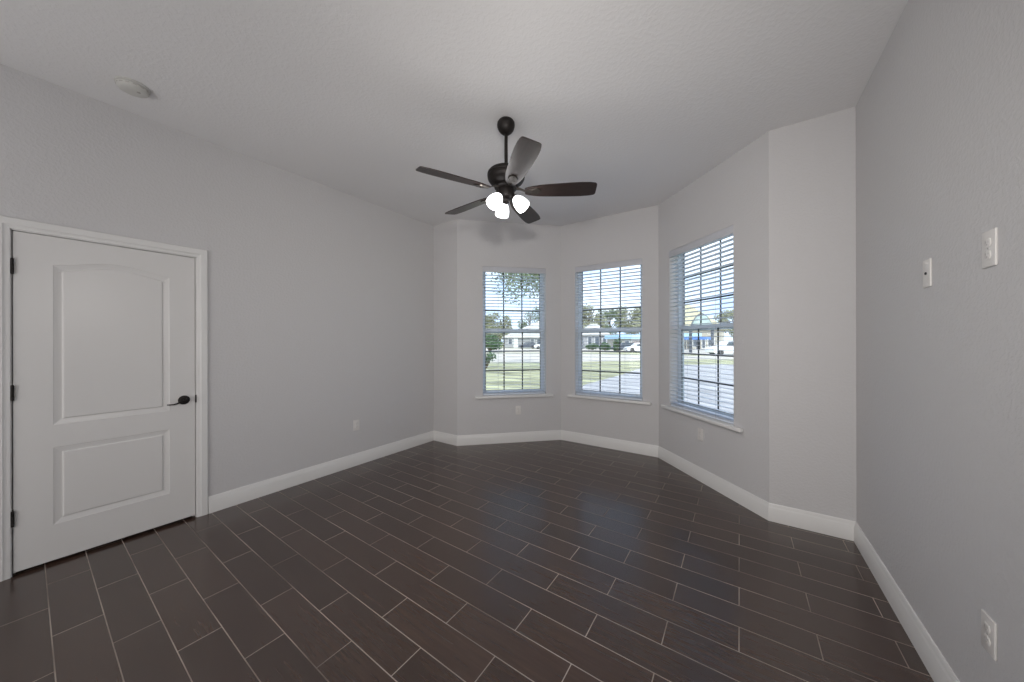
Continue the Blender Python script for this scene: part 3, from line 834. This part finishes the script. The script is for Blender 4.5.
bm = B(); bx(bm, -0.1, L_ * 0.62, -0.1, 4.1, 2.45, 3.15); obj('fascia', bm, M_BLUEL, cn, smooth=False)
for x in (0.4, L_ * 0.5, L_ - 0.3):
    for y in (0.3, 3.7):
        bm = B(); bx(bm, x - 0.09, x + 0.09, y - 0.09, y + 0.09, 0, 1.95); obj('post', bm, M_DPAINT, cn, smooth=False)
# arched sign frame
sg = thing('arched_sign', 'pale arched sign on two dark posts beyond right window', 'sign', at(691, 48), YAW)
Ls = 22 / F_PX * 48
bm = B(); arc = [(x * Ls / 16, 3.55 + 2.0 * math.sin(PI * x / 16) ** 0.75) for x in range(17)]
a_ = [bm.verts.new((x, 0, z)) for x, z in arc]; b_ = [bm.verts.new((x, 0.25, z)) for x, z in arc]
bm.faces.new(a_); bm.faces.new(list(reversed(b_)))
for i in range(17): bm.faces.new((a_[i], a_[(i + 1) % 17], b_[(i + 1) % 17], b_[i]))
obj('sign_panel', bm, mat('faded_sign_face', (0.40, 0.50, 0.48), 0.6, var=0.35, scale=1.2), sg, smooth=False)
bm = B(); tube(bm, [(x, 0.12, z + 0.06) for x, z in arc], 0.10, 8); obj('sign_rim', bm, M_DPAINT, sg)
for x in (0.0, Ls):
    bm = B(); bx(bm, x - 0.16, x + 0.16, -0.02, 0.28, 0, 3.7); obj('post', bm, M_DPAINT, sg, smooth=False)

def car(name, label, base, rz, m, L=4.6, H=1.65, suv=True, group=None):
    t = thing(name, label, 'car', base, rz, group)
    k = L / 4.6; h = H / 1.65
    side = [(0.0, 0.35), (0.05, 0.75), (0.35, 0.92), (1.25, 1.02), (1.75, 1.60), (2.1, 1.65), (3.6, 1.65), (4.1, 1.55), (4.45, 1.0), (4.58, 0.9), (4.6, 0.4), (4.4, 0.28), (0.2, 0.28)]
    bm = B()
    sec = []
    for yy, inset in ((-0.9, 0.10), (-0.86, 0.03), (0.86, 0.03), (0.9, 0.10)):
        sec.append([bm.verts.new((x * k, yy * (1.0 if z < 1.05 else 0.80), z * h)) for x, z in side])
    n = len(side)
    for A_, B_ in zip(sec[:-1], sec[1:]):
        for i in range(n): bm.faces.new((A_[i], A_[(i + 1) % n], B_[(i + 1) % n], B_[i]))
    bm.faces.new(sec[0]); bm.faces.new(list(reversed(sec[-1])))
    obj('body', bm, m, t, angle=40)
    for s in (-1, 1):
        bm = B(); g = [(1.45, 1.06), (1.85, 1.52), (3.65, 1.54), (4.0, 1.08)]
        a = [bm.verts.new((x * k, s * 0.915 * (1.0 if z < 1.07 else 0.82), z * h)) for x, z in g]; b = [bm.verts.new((x * k, s * 0.70, z * h)) for x, z in g]
        bm.faces.new(a); bm.faces.new(b)
        for i in range(4): bm.faces.new((a[i], a[(i + 1) % 4], b[(i + 1) % 4], b[i]))
        obj('side_window', bm, M_CARGLASS, t, smooth=False)
    for x in (0.85, 3.75):
        for s in (-1, 1):
            bm = B(); lathe(bm, [(0.20, -0.11), (0.33, -0.10), (0.34, 0), (0.33, 0.10), (0.20, 0.11)], 20, Matrix.Translation((x * k, s * 0.83, 0.34)) @ Matrix.Rotation(PI / 2, 4, 'X'))
            obj('wheel', bm, M_TYRE, t)
    return t
car('parked_car', 'white car parked across the street, seen in right window', at(709, 40), YAW, M_WPAINT, 4.7, 1.75)
car('parked_car', 'white car parked at the right edge of left window', at(534, 72, GZ), YAW, M_WPAINT, 4.6, 1.7)
car('parked_car', 'dark car parked beside the pale house, left window', at(518.5, 76, GZ), YAW, M_DPAINT, 4.0, 1.5)
car('parked_car', 'white low car in front of the garage, middle window', at(625, 52, GZ), YAW, M_WPAINT, 4.4, 1.4)
car('parked_car', 'dark car near the centre of the middle window', at(612, 56, GZ), YAW, M_DPAINT, 4.2, 1.45)
